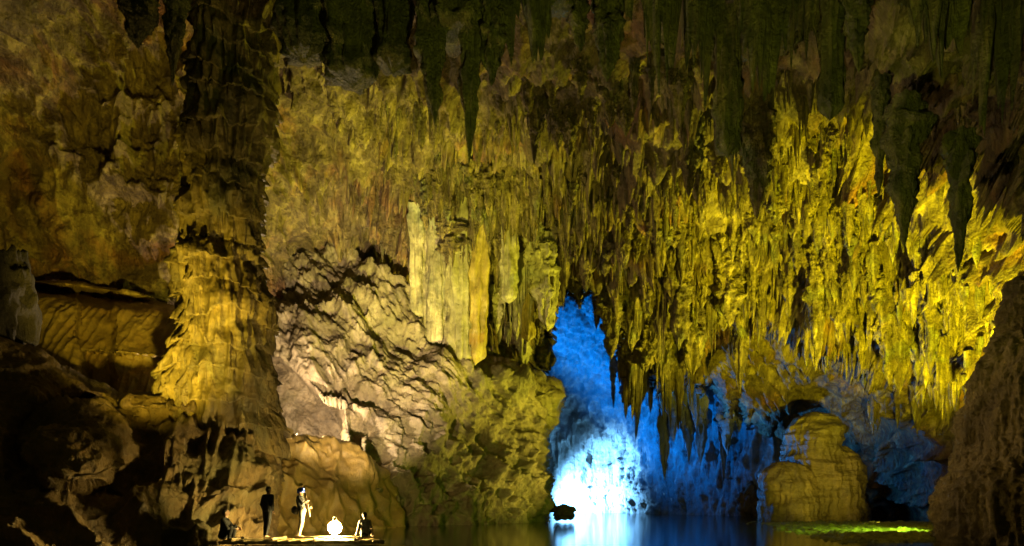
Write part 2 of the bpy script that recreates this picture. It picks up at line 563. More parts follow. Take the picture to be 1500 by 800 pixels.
# ---- left bank and its terraces
def bank_disp(P, n, px, py):
    fl = sstep(150, 330, px)
    d = fbm(P, 4.5, 3, 401) * 0.9 + (ridged(P, (2.0, 2.0, 1.6), 5, 411, 0.5) - 0.6) * (0.16 + 0.30 * sstep(690, 760, py)) + fbm(P, 0.45, 4, 421) * 0.10 + 0.35
    Pq = P.copy(); Pq[:, 0] += 0.35 * P[:, 2]
    d += (0.2 + fl) * (ridged(Pq, (0.5, 6.0, 5.0), 3, 431) - 0.8) * 0.26
    return n * (d - 0.5)[:, None]


def bank_extra(Y, px, py):
    # a rounded boulder and the hollow round it
    r = np.sqrt(((px - 120) / 85) ** 2 + ((py - 655) / 62) ** 2)
    Y = Y - 2.0 * np.sqrt(np.clip(1 - r * r, 0, 1)) + 1.2 * np.exp(-((r - 1.12) / 0.13) ** 2)
    # ledge lines
    Y = Y + 0.9 * np.exp(-((py - (598 + 0.05 * px)) / 9.0) ** 2) * sstep(170, 210, px)
    return Y


bank_ctrl = [(-400, 480, 19), (0, 495, 25), (130, 560, 26.5), (330, 575, 28.3), (400, 620, 28.5), (-400, 800, 13), (0, 800, 19), (100, 730, 20.5),
             (200, 800, 20.5), (330, 800, 22.3), (410, 800, 24.5), (300, 680, 24.5), (380, 690, 26), (60, 640, 23), (200, 640, 24.5)]
bank_poly = [(-500, 470), (-10, 498), (60, 512), (130, 556), (170, 572), (240, 566), (330, 570), (372, 590), (396, 618), (408, 660), (414, 720),
             (404, 760), (400, 850), (-500, 850)]
tag(patch("rock_bank", axis(-420, 425, 1.4), np.arange(460, 815, 1.4), bank_ctrl, bank_poly, bank_disp, M['bank'], 26, 5, 4, 0, bank_extra), kind='structure')


def terr_disp(P, n, px, py):
    d = fbm(P, 4.0, 3, 501) * 0.35 + (ridged(P, (0.40, 60.0, 3.0), 3, 511) - 0.8) * 0.08 + fbm(P, 0.6, 4, 521) * 0.07
    return n * d[:, None]


def terr_extra(Y, px, py):
    line = 428 + 0.12 * px
    over = -2.2 * sstep(line + 4, line - 3, py) * 0.0
    shelf = 1.6 * np.exp(-((py - line + 12) / 8.0) ** 2)
    l2 = 500 + 0.1 * px
    cut = 0.9 * sstep(0, 1, (py - l2) / 3.0) * sstep(118, 128, px)
    blk = 1.5 * sstep(112, 118, px) * sstep(168, 160, px) + 0.7 * sstep(160, 168, px)
    return Y + shelf * 2.4 + cut * 1.6 + blk + over


terr_ctrl = [(20, 405, 36), (150, 410, 36.5), (280, 440, 36), (20, 600, 30), (150, 600, 31), (280, 600, 32), (60, 470, 32.5), (200, 480, 33.5)]
terr_poly = [(22, 414), (60, 408), (130, 412), (200, 428), (275, 452), (290, 620), (10, 620), (38, 520)]
tag(patch("flowstone_terrace", np.arange(5, 300, 1.3), np.arange(400, 620, 1.3), terr_ctrl, terr_poly, terr_disp, M['flow'], 10, 3, 2.5, 0, terr_extra), kind='structure')

# ---- water and the gravel shallows
wq = 260
tag(mesh_np("water", np.array([(-wq, -20, 0), (wq, -20, 0), (wq, 300, 0), (-wq, 300, 0)]), np.array([(0, 1, 2, 3)]), M['water']), kind='structure')


def shore():
    u = np.linspace(0, 1, 260)
    v = np.linspace(0, 1, 200)
    U_, V_ = np.meshgrid(u, v)
    Y = 22.5 + V_ ** 1.4 * 30
    xl = ((1085 + 130 * (1 - V_) ** 1.5) - 750) / F * Y
    xr = (1560 - 750) / F * Y
    X = xl + (xr - xl) * U_
    P = np.stack([X, Y, np.zeros_like(X)], -1).reshape(-1, 3).astype(np.float32)
    edge = np.minimum(np.minimum(U_ * 6, V_ * 5), np.minimum((1 - V_) * 5, 1)).ravel()
    z = -0.12 + 0.24 * np.clip(edge, 0, 1) + fbm(P, 2.5, 3, 601) * 0.10 + np.clip(fbm(P, (0.45, 0.45, 1), 3, 611), -.1, 1) * 0.16
    P[:, 2] = z
    return P, grid_faces(X.shape)


M['shore'] = rock_mat("shore_gravel", (0.07, 0.08, 0.03), (0.15, 0.17, 0.06), (0.30, 0.32, 0.14), None, 0, 3.0, 0.2, 0.4, 0.6, 2.0)
V, Q = shore()
tag(mesh_np("shore", V, Q, M['shore']), kind='structure')


# ------------------------------------------------------------------ lathed rocks
def lathe(profile, Y, nth=220, step=0.05, disp=None, seed=0, squash=1.0):
    """profile: (py, px_left, px_right) rows from top to bottom at distance Y"""
    pr = np.array(profile, dtype=float)
    zz = HC + (HY - pr[:, 0]) / F * Y
    xc = ((pr[:, 1] + pr[:, 2]) / 2 - 750) / F * Y
    rr = (pr[:, 2] - pr[:, 1]) / 2 / F * Y
    nz = int(abs(zz[0] - zz[-1]) / step)
    z = np.linspace(zz[0], zz[-1], nz)
    xc = np.interp(z[::-1], zz[::-1], xc[::-1])[::-1]
    rr = np.interp(z[::-1], zz[::-1], rr[::-1])[::-1]
    th = np.linspace(0, 2 * np.pi, nth, endpoint=False)
    T, Z = np.meshgrid(th, z)
    R = rr[:, None] * np.ones_like(T)
    P = np.stack([xc[:, None] + R * np.cos(T), Y + R * squash * np.sin(T), Z], -1).reshape(-1, 3).astype(np.float32)
    n = np.stack([np.cos(T), np.sin(T), 0 * T], -1).reshape(-1, 3).astype(np.float32)
    P = P + disp(P, n)
    i = np.arange(nz * nth).reshape(nz, nth)
    Q = np.stack([i[:-1], np.roll(i, -1, 1)[:-1], np.roll(i, -1, 1)[1:], i[1:]], -1).reshape(-1, 4)
    return P, Q


def col_disp(P, n):
    Pc = P.copy()
    ph = (P[:, 2] + 0.75 * fbm(P, (2.4, 2.4, 3.0), 3, 701) + 0.10 * pn(P, 0.4, 3)) / 1.15
    fr = ph - np.floor(ph)
    tier = (1 - fr) ** 1.4
    amp = 0.10 + 0.28 * sstep(-0.2, 0.45, pn(P, (1.6, 1.6, 2.0), 7))
    fl = ridged(P, (0.42, 0.42, 3.4), 3, 711)
    d = tier * amp + (fl - 0.7) * 0.26 + fbm(P, 2.2, 3, 721) * 0.45 + fbm(P, 0.3, 2, 731) * 0.04
    return n * (d - 0.1)[:, None] + DOWN * (tier * amp * 0.6)[:, None]


V, Q = lathe([(-420, 240, 450), (-150, 262, 435), (-20, 284, 412), (60, 290, 404), (130, 286, 400), (180, 276, 396), (240, 272, 386), (300, 273, 382), (365, 271, 369),
              (380, 262, 376), (410, 262, 388), (450, 264, 396), (500, 262, 397), (550, 250, 397), (580, 244, 398), (640, 262, 404), (700, 290, 410)],
             29, 300, 0.05, col_disp)
tag(mesh_np("limestone_column", V, Q, M['column']), "massive tiered limestone column rising from the left bank to the roof", "column")


def pil_disp(P, n):
    d = fbm(P, (1.5, 1.5, 3), 3, 801) * 0.45 + ridged(P, (0.30, 0.30, 2.4), 4, 811, 0.6) * 0.13 + ridged(P, (2, 2, 0.7), 4, 821) * 0.12
    return n * (d - 0.22)[:, None]


V, Q = lathe([(486, 1470, 1484), (492, 1454, 1530), (520, 1440, 1570), (560, 1432, 1590), (610, 1424, 1600), (650, 1418, 1610), (680, 1408, 1615), (700, 1392, 1620),
              (725, 1380, 1620), (760, 1380, 1620), (800, 1380, 1620)], 23.5, 300, 0.03, pil_disp)
tag(mesh_np("rock_pillar", V, Q, M['pillar']), "tall brown weathered rock pillar at the right edge of the water", "rock")
V, Q = lathe([(405, 1492, 1500), (418, 1484, 1540), (450, 1474, 1560), (500, 1462, 1570), (600, 1455, 1580), (790, 1450, 1590)], 30, 240, 0.05, pil_disp)
tag(mesh_np("rock_pillar", V, Q, M['pillar']), "dark pillar top showing behind the brown rock pillar", "rock")


def stg_disp(P, n):
    d = fbm(P, 3.5, 3, 851) * 0.7 + ridged(P, (0.7, 0.7, 4), 3, 861) * 0.12 + ridged(P, (4, 4, 0.7), 4, 871) * 0.16
    return n * (d - 0.2)[:, None]


st = bpy.data.objects.new("stalagmite", None)
st.location = at(1190, 758, 60)
st.location.z = 0
link(st)
tag(st, "broad domed yellow stalagmite standing at the water's edge", "stalagmite")
inv = Matrix.Translation(-st.location)


def child_mesh(name, V, Q, mat, root):
    o = mesh_np(name, V - np.array(root.location, dtype=np.float32), Q, mat, root)
    return o


V, Q = lathe([(604, 1188, 1194), (606, 1178, 1204), (610, 1169, 1213), (617, 1162, 1220), (628, 1157, 1226), (645, 1152, 1231), (680, 1146, 1238), (775, 1144, 1242)], 59.5, 200, 0.12, stg_disp)
child_mesh("dome", V, Q, M['dome'], st)
V, Q = lathe([(652, 1224, 1232), (654, 1212, 1242), (660, 1203, 1250), (672, 1196, 1257), (700, 1186, 1262), (775, 1180, 1266)], 59, 160, 0.12, stg_disp)
child_mesh("shoulder", V, Q, M['dome'], st)
V, Q = lathe([(676, 1146, 1152), (679, 1133, 1168), (686, 1124, 1180), (704, 1118, 1190), (775, 1114, 1200)], 57, 160, 0.12, stg_disp)
child_mesh("shoulder", V, Q, M['dome'], st)


def boulder(name, px, py, Y, w_, h_, seed, mat, label, cat="boulder", group=None, depth=1.0):
    th = np.linspace(0, 2 * np.pi, 64, endpoint=False)
    ph = np.linspace(0.02, np.pi - 0.02, 40)
    T, PH = np.meshgrid(th, ph)
    d = np.stack([np.cos(T) * np.sin(PH), np.sin(T) * np.sin(PH), np.cos(PH)], -1).reshape(-1, 3).astype(np.float32)
    r = 1 + 0.55 * fbm(d + seed, 1.2, 4, seed) + 0.2 * (ridged(d + seed, 0.7, 3, seed) - 0.8)
    s = np.array([w_ / F * Y / 2, w_ / F * Y / 2 * depth, h_ / F * Y / 2])
    V = d * r[:, None] * s
    i = np.arange(40 * 64).reshape(40, 64)
    Q = np.stack([i[:-1], i[1:], np.roll(i, -1, 1)[1:], np.roll(i, -1, 1)[:-1]], -1).reshape(-1, 4)
    o = mesh_np(name, V, Q, mat)
    o.location = at(px, py, Y)
    return tag(o, label, cat, group)


boulder("boulder", 824, 750, 52, 34, 22, 3, M['dark'], "low black boulder jutting into the water at the foot of the slope, beside the daylight")
boulder("boulder", 1098, 738, 76, 34, 44, 5, M['bank'], "dark boulder left of the domed stalagmite", depth=0.8)
boulder("boulder", 1122, 735, 72, 22, 50, 8, M['passage'], "narrow pale boulder touching the domed stalagmite's left side", depth=0.8)
boulder("boulder", 8, 452, 26, 72, 150, 12, M['dark'], "dark rounded boulder at the left edge, beside the lit terrace")
#boulder("boulder", 1325, 655, 50, 120, 80, 14, M['flow'], "yellow rounded boulder high behind the brown rock pillar")

# ------------------------------------------------------------------ stalactites
SRC = {}


def cone_mesh(k, nth=26, nz=54, flute=0.18, tips=1):
    r_ = np.random.RandomState(900 + k)
    Vs, Qs, off = [], [], 0
    for t in range(tips):
        ln = 1.0 if t == 0 else r_.uniform(0.45, 0.85)
        ox, oy = (0, 0) if t == 0 else (r_.uniform(-0.75, 0.75), r_.uniform(-0.5, 0.5))
        r0 = 1.0 if t == 0 else r_.uniform(0.4, 0.65)
        z = np.linspace(0, 1, nz)
        prof = (1 - z ** r_.uniform(1.3, 4.5)) * 0.75 + 0.25 * (1 - z)
        prof = prof * (1 + 0.12 * np.sin(z * r_.uniform(9, 20) + r_.uniform(0, 6))) + 0.05 * (1 - z ** 6)
        prof[-1] = 0.004
        th = np.linspace(0, 2 * np.pi, nth, endpoint=False)
        T, Z = np.meshgrid(th, z)
        bx = 0.35 * np.interp(Z, [0, .5, 1], [0, r_.uniform(-.3, .3), r_.uniform(-.5, .5)])
        q = np.stack([np.cos(T) * 1.5, np.sin(T) * 1.5, Z * 3], -1).reshape(-1, 3).astype(np.float32) + k * 3.3 + t
        nn = (1 + fbm(q, (1.0, 1.0, 0.5), 4, k) * 0.8 + fbm(q, (2.0, 2.0, 0.16), 2, k + 3) * 0.18 + (ridged(q, (0.5, 0.5, 4), 2, k) - 0.7) * flute).reshape(T.shape)
        R = prof[:, None] * nn * r0
        V = np.stack([ox + bx + R * np.cos(T), oy + R * np.sin(T), -Z * ln + 0.0], -1).reshape(-1, 3)
        i = np.arange(nz * nth).reshape(nz, nth) + off
        Q = np.stack([i[:-1], i[1:], np.roll(i, -1, 1)[1:], np.roll(i, -1, 1)[:-1]], -1).reshape(-1, 4)
        off += nz * nth
        Vs.append(V)
        Qs.append(Q)
    return np.concatenate(Vs), np.concatenate(Qs)


def post_mesh(k, nth=40, nz=60):
    z = np.linspace(0, 1, nz)
    th = np.linspace(0, 2 * np.pi, nth, endpoint=False)
    T, Z = np.meshgrid(th, z)
    prof = 1.0 - 0.12 * z + 0.05 * np.sin(z * 9 + k) - 0.8 * sstep(0.93, 1.0, z)
    prof[-1] = 0.01
    q = np.stack([np.cos(T) * 1.2, np.sin(T) * 1.2, Z * 5], -1).reshape(-1, 3).astype(np.float32) + k * 5.1
    nn = (1 + fbm(q, 1.0, 4, k) * 0.32 + (ridged(q, (0.35, 0.35, 5), 3, k) - 0.7) * 0.30).reshape(T.shape)
    R_ = prof[:, None] * nn
    V = np.stack([R_ * np.cos(T), R_ * np.sin(T), -Z], -1).reshape(-1, 3)
    i = np.arange(nz * nth).reshape(nz, nth)
    Q = np.stack([i[:-1], i[1:], np.roll(i, -1, 1)[1:], np.roll(i, -1, 1)[:-1]], -1).reshape(-1, 4)
    return V, Q


def drape_mesh(k, nth=72, nz=40):
    """a hanging curtain with ragged lower edge; unit half width, unit length"""
    th = np.linspace(0, 2 * np.pi, nth, endpoint=False)
    z = np.linspace(0, 1, nz)
    T, Z = np.meshgrid(th, z)
    X = np.cos(T)
    q = np.stack([X * 3 + k * 7.7, 0 * X, 0 * X], -1).reshape(-1, 3).astype(np.float32)
    Lx = (0.72 + 0.75 * pn(q, 1.0, k) + 0.35 * pn(q, 0.35, k)).reshape(T.shape)
    Lx = np.clip(Lx, 0.35, 1.0) * (0.62 + 0.38 * np.clip(1 - X * X, 0, 1) ** 0.35)
    q2 = np.stack([X * 3 + k, np.sign(np.sin(T)) * 3, Z * 0.6], -1).reshape(-1, 3).astype(np.float32)
    fl = (ridged(q2, (0.42, 1, 1.6), 3, k) - 0.7).reshape(T.shape)
    th_ = 0.34 * (1 - Z ** 2.5) + 0.02
    Yc = np.sign(np.sin(T)) * np.abs(np.sin(T)) ** 0.6 * th_ * (1 + 0.55 * fl) + 0.16 * np.sin(X * 5 + k)
    Xc = X * (1 - 0.12 * Z) + 0.04 * np.sin(Z * 8 + X * 5)
    V = np.stack([Xc, Yc, -Z * Lx], -1).reshape(-1, 3)
    i = np.arange(nz * nth).reshape(nz, nth)
    Q = np.stack([i[:-1], i[1:], np.roll(i, -1, 1)[1:], np.roll(i, -1, 1)[:-1]], -1).reshape(-1, 4)
    return V, Q


def source(kind, k, mat):
    key = (kind, k, mat)
    if key not in SRC:
        if kind == 'cone': V, Q = cone_mesh(k, tips=1)
        elif kind == 'post': V, Q = post_mesh(k)
        elif kind == 'multi': V, Q = cone_mesh(k + 20, tips=3 + k % 3)
        else: V, Q = drape_mesh(k)
        o = mesh_np("stalactite", V, Q, M[mat])
        SRC[key] = o.data
        bpy.data.objects.remove(o)
    return SRC[key]


ORD = ["first", "second", "third", "fourth", "fifth", "sixth", "seventh", "eighth", "ninth", "tenth", "eleventh", "twelfth", "thirteenth",
       "fourteenth", "fifteenth", "sixteenth", "seventeenth", "eighteenth", "nineteenth", "twentieth"]


def ordinal(i):
    if i < 20: return ORD[i]
    t = ["twenty", "thirty", "forty", "fifty", "sixty"][(i + 1) // 10 - 2]
    u = (i + 1) % 10
    return (t + "-" + ORD[u - 1]) if u else {"twenty": "twentieth", "thirty": "thirtieth", "forty": "fortieth", "fifty": "fiftieth", "sixty": "sixtieth"}[t]


rnd = random.Random(5)


def hang(kind, k, mat, px, py, L_px, W_px, Y=None, flat=1.0):
    """one stalactite whose root sits at (px,py) on the rock; L/W in photo pixels there"""
    P = ceil_at(px, py) if Y is None else at(px, py, Y)
    s = P.y / F
    me = source(kind, k, mat)
    o = bpy.data.objects.new("drapery" if kind == 'drape' else "stalactite", me)
    o.location = (P.x, P.y - (0.0 if Y else (0.45 if kind == 'post' else 0.1)), P.z + (0.12 * L_px + (16 if kind == 'post' else 0)) * s)
    o.scale = (W_px / 2 * s, W_px / 2 * s * flat, L_px * s * 1.12)
    o.rotation_euler = (rnd.uniform(-.03, .03), rnd.uniform(-.04, .04), rnd.uniform(-.35, .35) if kind == 'drape' else rnd.uniform(0, 6.28))
    link(o)
    return o


def cluster(n, x0, x1, y0, y1, l0, l1, w0, w1, mat, where, look, kinds=("cone", "multi"), Y=None, slope=0.0):
    """n stalactites in one named band; labels count them from the left and state what each looks like"""
    items = []
    for i in range(n):
        px = x0 + (x1 - x0) * (i + rnd.uniform(0.1, 0.9)) / n
        py = rnd.uniform(y0, y1) + slope * (px - x0)
        kd = rnd.choice(kinds)
        L_, W_ = rnd.uniform(l0, l1), rnd.uniform(w0, w1)
        if kd == "multi": W_ *= 1.5
        q_ = rnd.choice((0.55, 0.8, 1.0, 1.0, 1.35))
        L_, W_ = L_ * q_, W_ * q_ ** 0.8
        yy = None if Y is None else Y + rnd.uniform(-2, 2)
        o = hang(kd, rnd.randrange(10), mat, px, py, L_, W_, yy)
        items.append((px, o, L_ / W_, kd))
    items.sort(key=lambda t: t[0])
    rat = sorted(t[2] for t in items)
    for i, (px, o, q, kd) in enumerate(items):
        adj = "thick" if q < rat[len(rat) // 3] else ("slender" if q > rat[2 * len(rat) // 3] else "tapering")
        what = {"cone": adj + " stalactite", "multi": "many-tipped stalactite", "drape": "hanging stone curtain", "post": "blunt stalactite"}[kd]
        tag(o, f"{look} {what}, {ordinal(i)} from left in {where}", "stalactite" if kd != "drape" else "drapery", "stalactites " + where)


def one(kind, k, mat, px, py, L_, W_, label, Y=None, flat=1.0):
    return tag(hang(kind, k, mat, px, py, L_, W_, Y, flat), label, "stalactite" if kind != "drape" else "drapery", "single large stalactites near the roof")


# near dark ones at the top
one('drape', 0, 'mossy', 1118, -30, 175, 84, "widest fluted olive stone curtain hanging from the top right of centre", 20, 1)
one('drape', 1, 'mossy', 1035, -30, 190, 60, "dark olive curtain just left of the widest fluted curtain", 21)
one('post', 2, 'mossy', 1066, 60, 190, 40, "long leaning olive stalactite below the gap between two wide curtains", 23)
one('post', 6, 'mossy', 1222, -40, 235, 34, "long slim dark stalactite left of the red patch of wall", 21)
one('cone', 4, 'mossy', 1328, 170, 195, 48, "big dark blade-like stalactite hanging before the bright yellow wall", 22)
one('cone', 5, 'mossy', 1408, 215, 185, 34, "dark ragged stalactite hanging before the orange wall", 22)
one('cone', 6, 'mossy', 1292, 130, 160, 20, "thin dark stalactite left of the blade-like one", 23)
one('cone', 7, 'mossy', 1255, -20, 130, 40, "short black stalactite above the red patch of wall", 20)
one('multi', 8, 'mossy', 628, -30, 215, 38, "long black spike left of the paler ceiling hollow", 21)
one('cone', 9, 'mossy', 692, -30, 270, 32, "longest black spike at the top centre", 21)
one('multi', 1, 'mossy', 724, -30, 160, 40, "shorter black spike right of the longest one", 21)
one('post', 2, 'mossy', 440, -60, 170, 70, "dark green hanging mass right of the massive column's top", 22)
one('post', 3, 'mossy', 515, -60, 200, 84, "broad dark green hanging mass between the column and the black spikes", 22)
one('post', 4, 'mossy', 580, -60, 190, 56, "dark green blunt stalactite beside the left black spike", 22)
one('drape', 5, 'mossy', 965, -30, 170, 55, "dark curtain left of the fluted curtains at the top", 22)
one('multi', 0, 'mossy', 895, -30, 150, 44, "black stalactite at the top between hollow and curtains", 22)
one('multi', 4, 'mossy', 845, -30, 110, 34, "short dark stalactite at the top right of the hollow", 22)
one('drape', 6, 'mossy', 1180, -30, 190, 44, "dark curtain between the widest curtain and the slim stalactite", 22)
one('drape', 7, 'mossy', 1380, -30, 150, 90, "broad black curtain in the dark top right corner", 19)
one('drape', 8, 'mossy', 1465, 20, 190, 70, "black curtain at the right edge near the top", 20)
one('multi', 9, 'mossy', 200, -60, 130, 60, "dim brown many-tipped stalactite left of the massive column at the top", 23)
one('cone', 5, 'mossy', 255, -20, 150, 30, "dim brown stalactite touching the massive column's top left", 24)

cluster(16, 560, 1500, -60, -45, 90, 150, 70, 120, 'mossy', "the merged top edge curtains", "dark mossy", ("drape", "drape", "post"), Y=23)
cluster(16, 770, 1000, 60, 130, 50, 95, 12, 24, 'stal', "the high dark row", "dark brown")
cluster(14, 1000, 1220, 120, 220, 60, 120, 14, 28, 'stal', "the row under the fluted curtains", "olive", ("cone", "multi", "drape"))
cluster(16, 600, 760, 230, 290, 28, 60, 8, 16, 'stal', "the fringe below the ceiling hollow", "small yellow")
cluster(22, 600, 830, 290, 335, 30, 66, 9, 18, 'stal', "the fringe above the cream curtains", "yellow-green", ("cone", "multi"))
cluster(22, 830, 1130, 210, 285, 32, 70, 10, 20, 'stal', "the roof's upper middle field", "yellow")
cluster(22, 830, 1130, 300, 360, 36, 75, 10, 22, 'stal', "the roof's lower middle field", "yellow-brown")
cluster(22, 1130, 1320, 240, 330, 30, 65, 9, 18, 'stal', "the right wall's upper fringe", "bright yellow")
cluster(18, 1140, 1320, 345, 400, 34, 72, 9, 18, 'stal', "the right wall's lower fringe", "golden")
one('post', 1, 'drap', 612, 345, 150, 30, "slim pale post-like stalactite at the left end of the cream row above the slope")
one('post', 2, 'drap', 640, 342, 190, 34, "cream post-like stalactite second in the row above the slope")
one('post', 5, 'cream', 672, 338, 215, 42, "widest cream post-like stalactite just left of the golden one")
one('post', 3, 'gold', 703, 350, 190, 32, "smooth golden column-like stalactite hanging above the slope")
one('post', 4, 'drap', 742, 345, 110, 26, "pale ribbed stalactite right of the golden column-like one")
one('post', 7, 'gold', 775, 390, 110, 18, "thin orange-banded stalactite among green ones left of the blue opening")
one('post', 8, 'drap', 800, 370, 125, 24, "crusty yellow stalactite at the upper left corner of the blue opening")
cluster(12, 735, 812, 350, 400, 60, 100, 14, 28, 'drap', "the group left of blue opening", "green-brown", ("cone", "drape", "multi"))
cluster(8, 720, 800, 410, 450, 50, 80, 16, 30, 'drap', "the row above the slope's ridge", "mossy", ("cone", "drape"))
cluster(18, 885, 1010, 370, 430, 60, 120, 14, 28, 'stal', "the upper row over blue opening", "brown", ("cone", "drape", "multi"))
cluster(15, 905, 1010, 470, 520, 60, 100, 14, 26, 'stal', "the lowest row over blue opening", "ochre", ("cone", "multi", "drape"))
cluster(16, 1010, 1140, 390, 470, 55, 110, 12, 24, 'stal', "the row right of blue opening", "dull yellow", ("cone", "multi", "drape"))
cluster(12, 1170, 1245, 385, 430, 70, 110, 10, 18, 'stal', "the right wall's icicle-like bunch", "pale")
cluster(20, 1255, 1395, 400, 480, 80, 150, 12, 22, 'stal', "the long row beside brown pillar", "vivid yellow", ("cone", "multi", "drape"))
cluster(13, 888, 1090, 505, 560, 80, 130, 10, 22, 'passage', "the row inside the passage", "blue-grey", ("cone", "multi"), Y=76)

# the countless small ones
def small_stalactites(n):
    r_ = np.random.RandomState(44)
    Vs, Qs, off = [], [], 0
    nth, nz = 7, 7
    th = np.linspace(0, 2 * np.pi, nth, endpoint=False)
    z = np.linspace(0, 1, nz)
    T, Z = np.meshgrid(th, z)
    i0 = np.arange(nz * nth).reshape(nz, nth)
    Q0 = np.stack([i0[:-1], i0[1:], np.roll(i0, -1, 1)[1:], np.roll(i0, -1, 1)[:-1]], -1).reshape(-1, 4)
    cnt = 0
    while cnt < n:
        px = r_.uniform(560, 1480)
        py = r_.uniform(120, 590)
        dens = 1.0
        q = np.array([[px, py * 1.3, 0]], dtype=np.float32)
        P = ceil_at(px, py)
        if fbm(np.array([tuple(P)], dtype=np.float32), 5.5, 3, 51)[0] < -0.12 and r_.uniform() < 0.85: continue
        if fbm(q, 70, 3, 77)[0] < r_.uniform(-0.05, 0.12): continue
        if px > 1020 and 480 + 0.08 * (px - 1000) < py and px < 1270: continue
        big = r_.uniform() ** 3
        if py < 200 and r_.uniform() < 0.6: continue
        if poly_sd(np.array([px]), np.array([py]), ceil_poly)[0] < 8: continue
        if px < 620 and py > 350: continue
        P = ceil_at(px, py)
        s = P.y / F
        L_ = (10 + 22 * r_.uniform() + 34 * big) * s
        W_ = (1.4 + 2.2 * r_.uniform() + 5.0 * big) * s
        pr = (1 - Z ** r_.uniform(1.2, 3.5)) * (1 + 0.2 * np.sin(Z * r_.uniform(8, 20) + r_.uniform(0, 6))) + 0.02
        V = np.stack([P.x + W_ * pr * np.cos(T), P.y - 0.05 + W_ * pr * np.sin(T), P.z + 0.25 * L_ - Z * L_ * 1.2], -1).reshape(-1, 3)
        Vs.append(V)
        Qs.append(Q0 + off)
        off += nz * nth
        cnt += 1
    return np.concatenate(Vs), np.concatenate(Qs)


V, Q = small_stalactites(2600)
tag(mesh_np("small_stalactites", V, Q, M['stal']), "countless small stalactites bristling all over the roof", "stalactites", kind='stuff')


# ------------------------------------------------------------------ raft, lantern, people
def plain(name, col, rough=0.7, emit=None, es=0.0, metal=0.0, var=0.0):
    m = bpy.data.materials.new(name)
    m.use_nodes = True
    nt = m.node_tree
    b = nt.nodes["Principled BSDF"]
    b.inputs["Base Color"].default_value = (*col, 1)
    b.inputs["Roughness"].default_value = rough
    b.inputs["Metallic"].default_value = metal
    tc = nt.nodes.new("ShaderNodeTexCoord")
    n = nt.nodes.new("ShaderNodeTexNoise")
    n.inputs["Scale"].default_value = 9
    n.inputs["Detail"].default_value = 5
    r = nt.nodes.new("ShaderNodeValToRGB")
    r.color_ramp.elements[0].color = (*[c * (1 - 0.4 - var) for c in col], 1)
    r.color_ramp.elements[1].color = (*[min(1, c * (1.25 + var)) for c in col], 1)
    r.color_ramp.elements[0].position, r.color_ramp.elements[1].position = 0.3, 0.7
    nt.links.new(tc.outputs["Object"], n.inputs["Vector"])
    nt.links.new(n.outputs["Fac"], r.inputs["Fac"])
    nt.links.new(r.outputs["Color"], b.inputs["Base Color"])
    if emit:
        b.inputs["Emission Color"].default_value = (*emit, 1)
        b.inputs["Emission Strength"].default_value = es
    return m


M['skin'] = plain("skin", (0.30, 0.17, 0.10), 0.55)
M['skin_pale'] = plain("pale_skin", (0.46, 0.30, 0.21), 0.5)
M['dark_cloth'] = plain("dark_cloth", (0.030, 0.030, 0.032), 0.85)
M['black_cloth'] = plain("black_cloth", (0.012, 0.012, 0.012), 0.9)
M['cream_cloth'] = plain("cream_cloth", (0.30, 0.25, 0.17), 0.85)
M['grey_cloth'] = plain("grey_cloth", (0.24, 0.21, 0.20), 0.85)
M['hair'] = plain("dark_hair", (0.012, 0.010, 0.009), 0.5)
M['blue_shell'] = plain("blue_plastic", (0.02, 0.06, 0.50), 0.35)
M['headlight'] = plain("headlamp_lens", (0.8, 0.8, 0.9), 0.3, (0.65, 0.8, 1.0), 40)
M['bamboo'] = plain("bamboo", (0.26, 0.20, 0.09), 0.6, var=0.1)
M['rope'] = plain("rope", (0.16, 0.11, 0.06), 0.9)
M['metal'] = plain("painted_metal", (0.10, 0.10, 0.10), 0.4, metal=0.6)
M['lantern_glow'] = plain("lantern_globe", (1, 1, 0.95), 0.3, (1.0, 0.74, 0.24), 2000)


def tube(pts, rads, nth=10):
    pts = [Vector(p) for p in pts]
    Vs = []
    n = len(pts)
    for i, p in enumerate(pts):
        d = (pts[min(i + 1, n - 1)] - pts[max(i - 1, 0)]).normalized()
        a = d.orthogonal().normalized() if i == 0 else (a - d * a.dot(d)).normalized()
        b = d.cross(a)
        for k in range(nth):
            t = 2 * math.pi * k / nth
            Vs.append(p + (a * math.cos(t) + b * math.sin(t)) * rads[i])
    Qs = []
    for i in range(n - 1):
        for k in range(nth):
            Qs.append((i * nth + k, i * nth + (k + 1) % nth, (i + 1) * nth + (k + 1) % nth, (i + 1) * nth + k))
    c0, c1 = len(Vs), len(Vs) + 1
    Vs += [pts[0], pts[-1]]
    for k in range(nth):
        Qs.append((c0, (k + 1) % nth, k, c0))
        Qs.append((c1, (n - 1) * nth + k, (n - 1) * nth + (k + 1) % nth, c1))
    return Vs, Qs


def join(parts):
    Vs, Fs = [], []
    for v, q in parts:
        o = len(Vs)
        Vs += [tuple(x) for x in v]
        for f in q:
            g = []
            for i in f:
                if i + o not in g: g.append(i + o)
            Fs.append(g)
    return Vs, Fs


def mesh_py(name, parts, mat, parent=None, voxel=None, smooth=True):
    Vs, Fs = join(parts)
    me = bpy.data.meshes.new(name)
    me.from_pydata(Vs, [], Fs)
    me.materials.append(mat)
    if smooth:
        me.polygons.foreach_set("use_smooth", [True] * len(me.polygons))
    o = bpy.data.objects.new(name, me)
    link(o, parent)
    if voxel:
        r = o.modifiers.new("remesh", 'REMESH')
        r.mode = 'VOXEL'
        r.voxel_size = voxel
        r.use_smooth_shade = True
        s = o.modifiers.new("smooth", 'SMOOTH')
        s.iterations = 4
        s.factor = 0.6
    return o


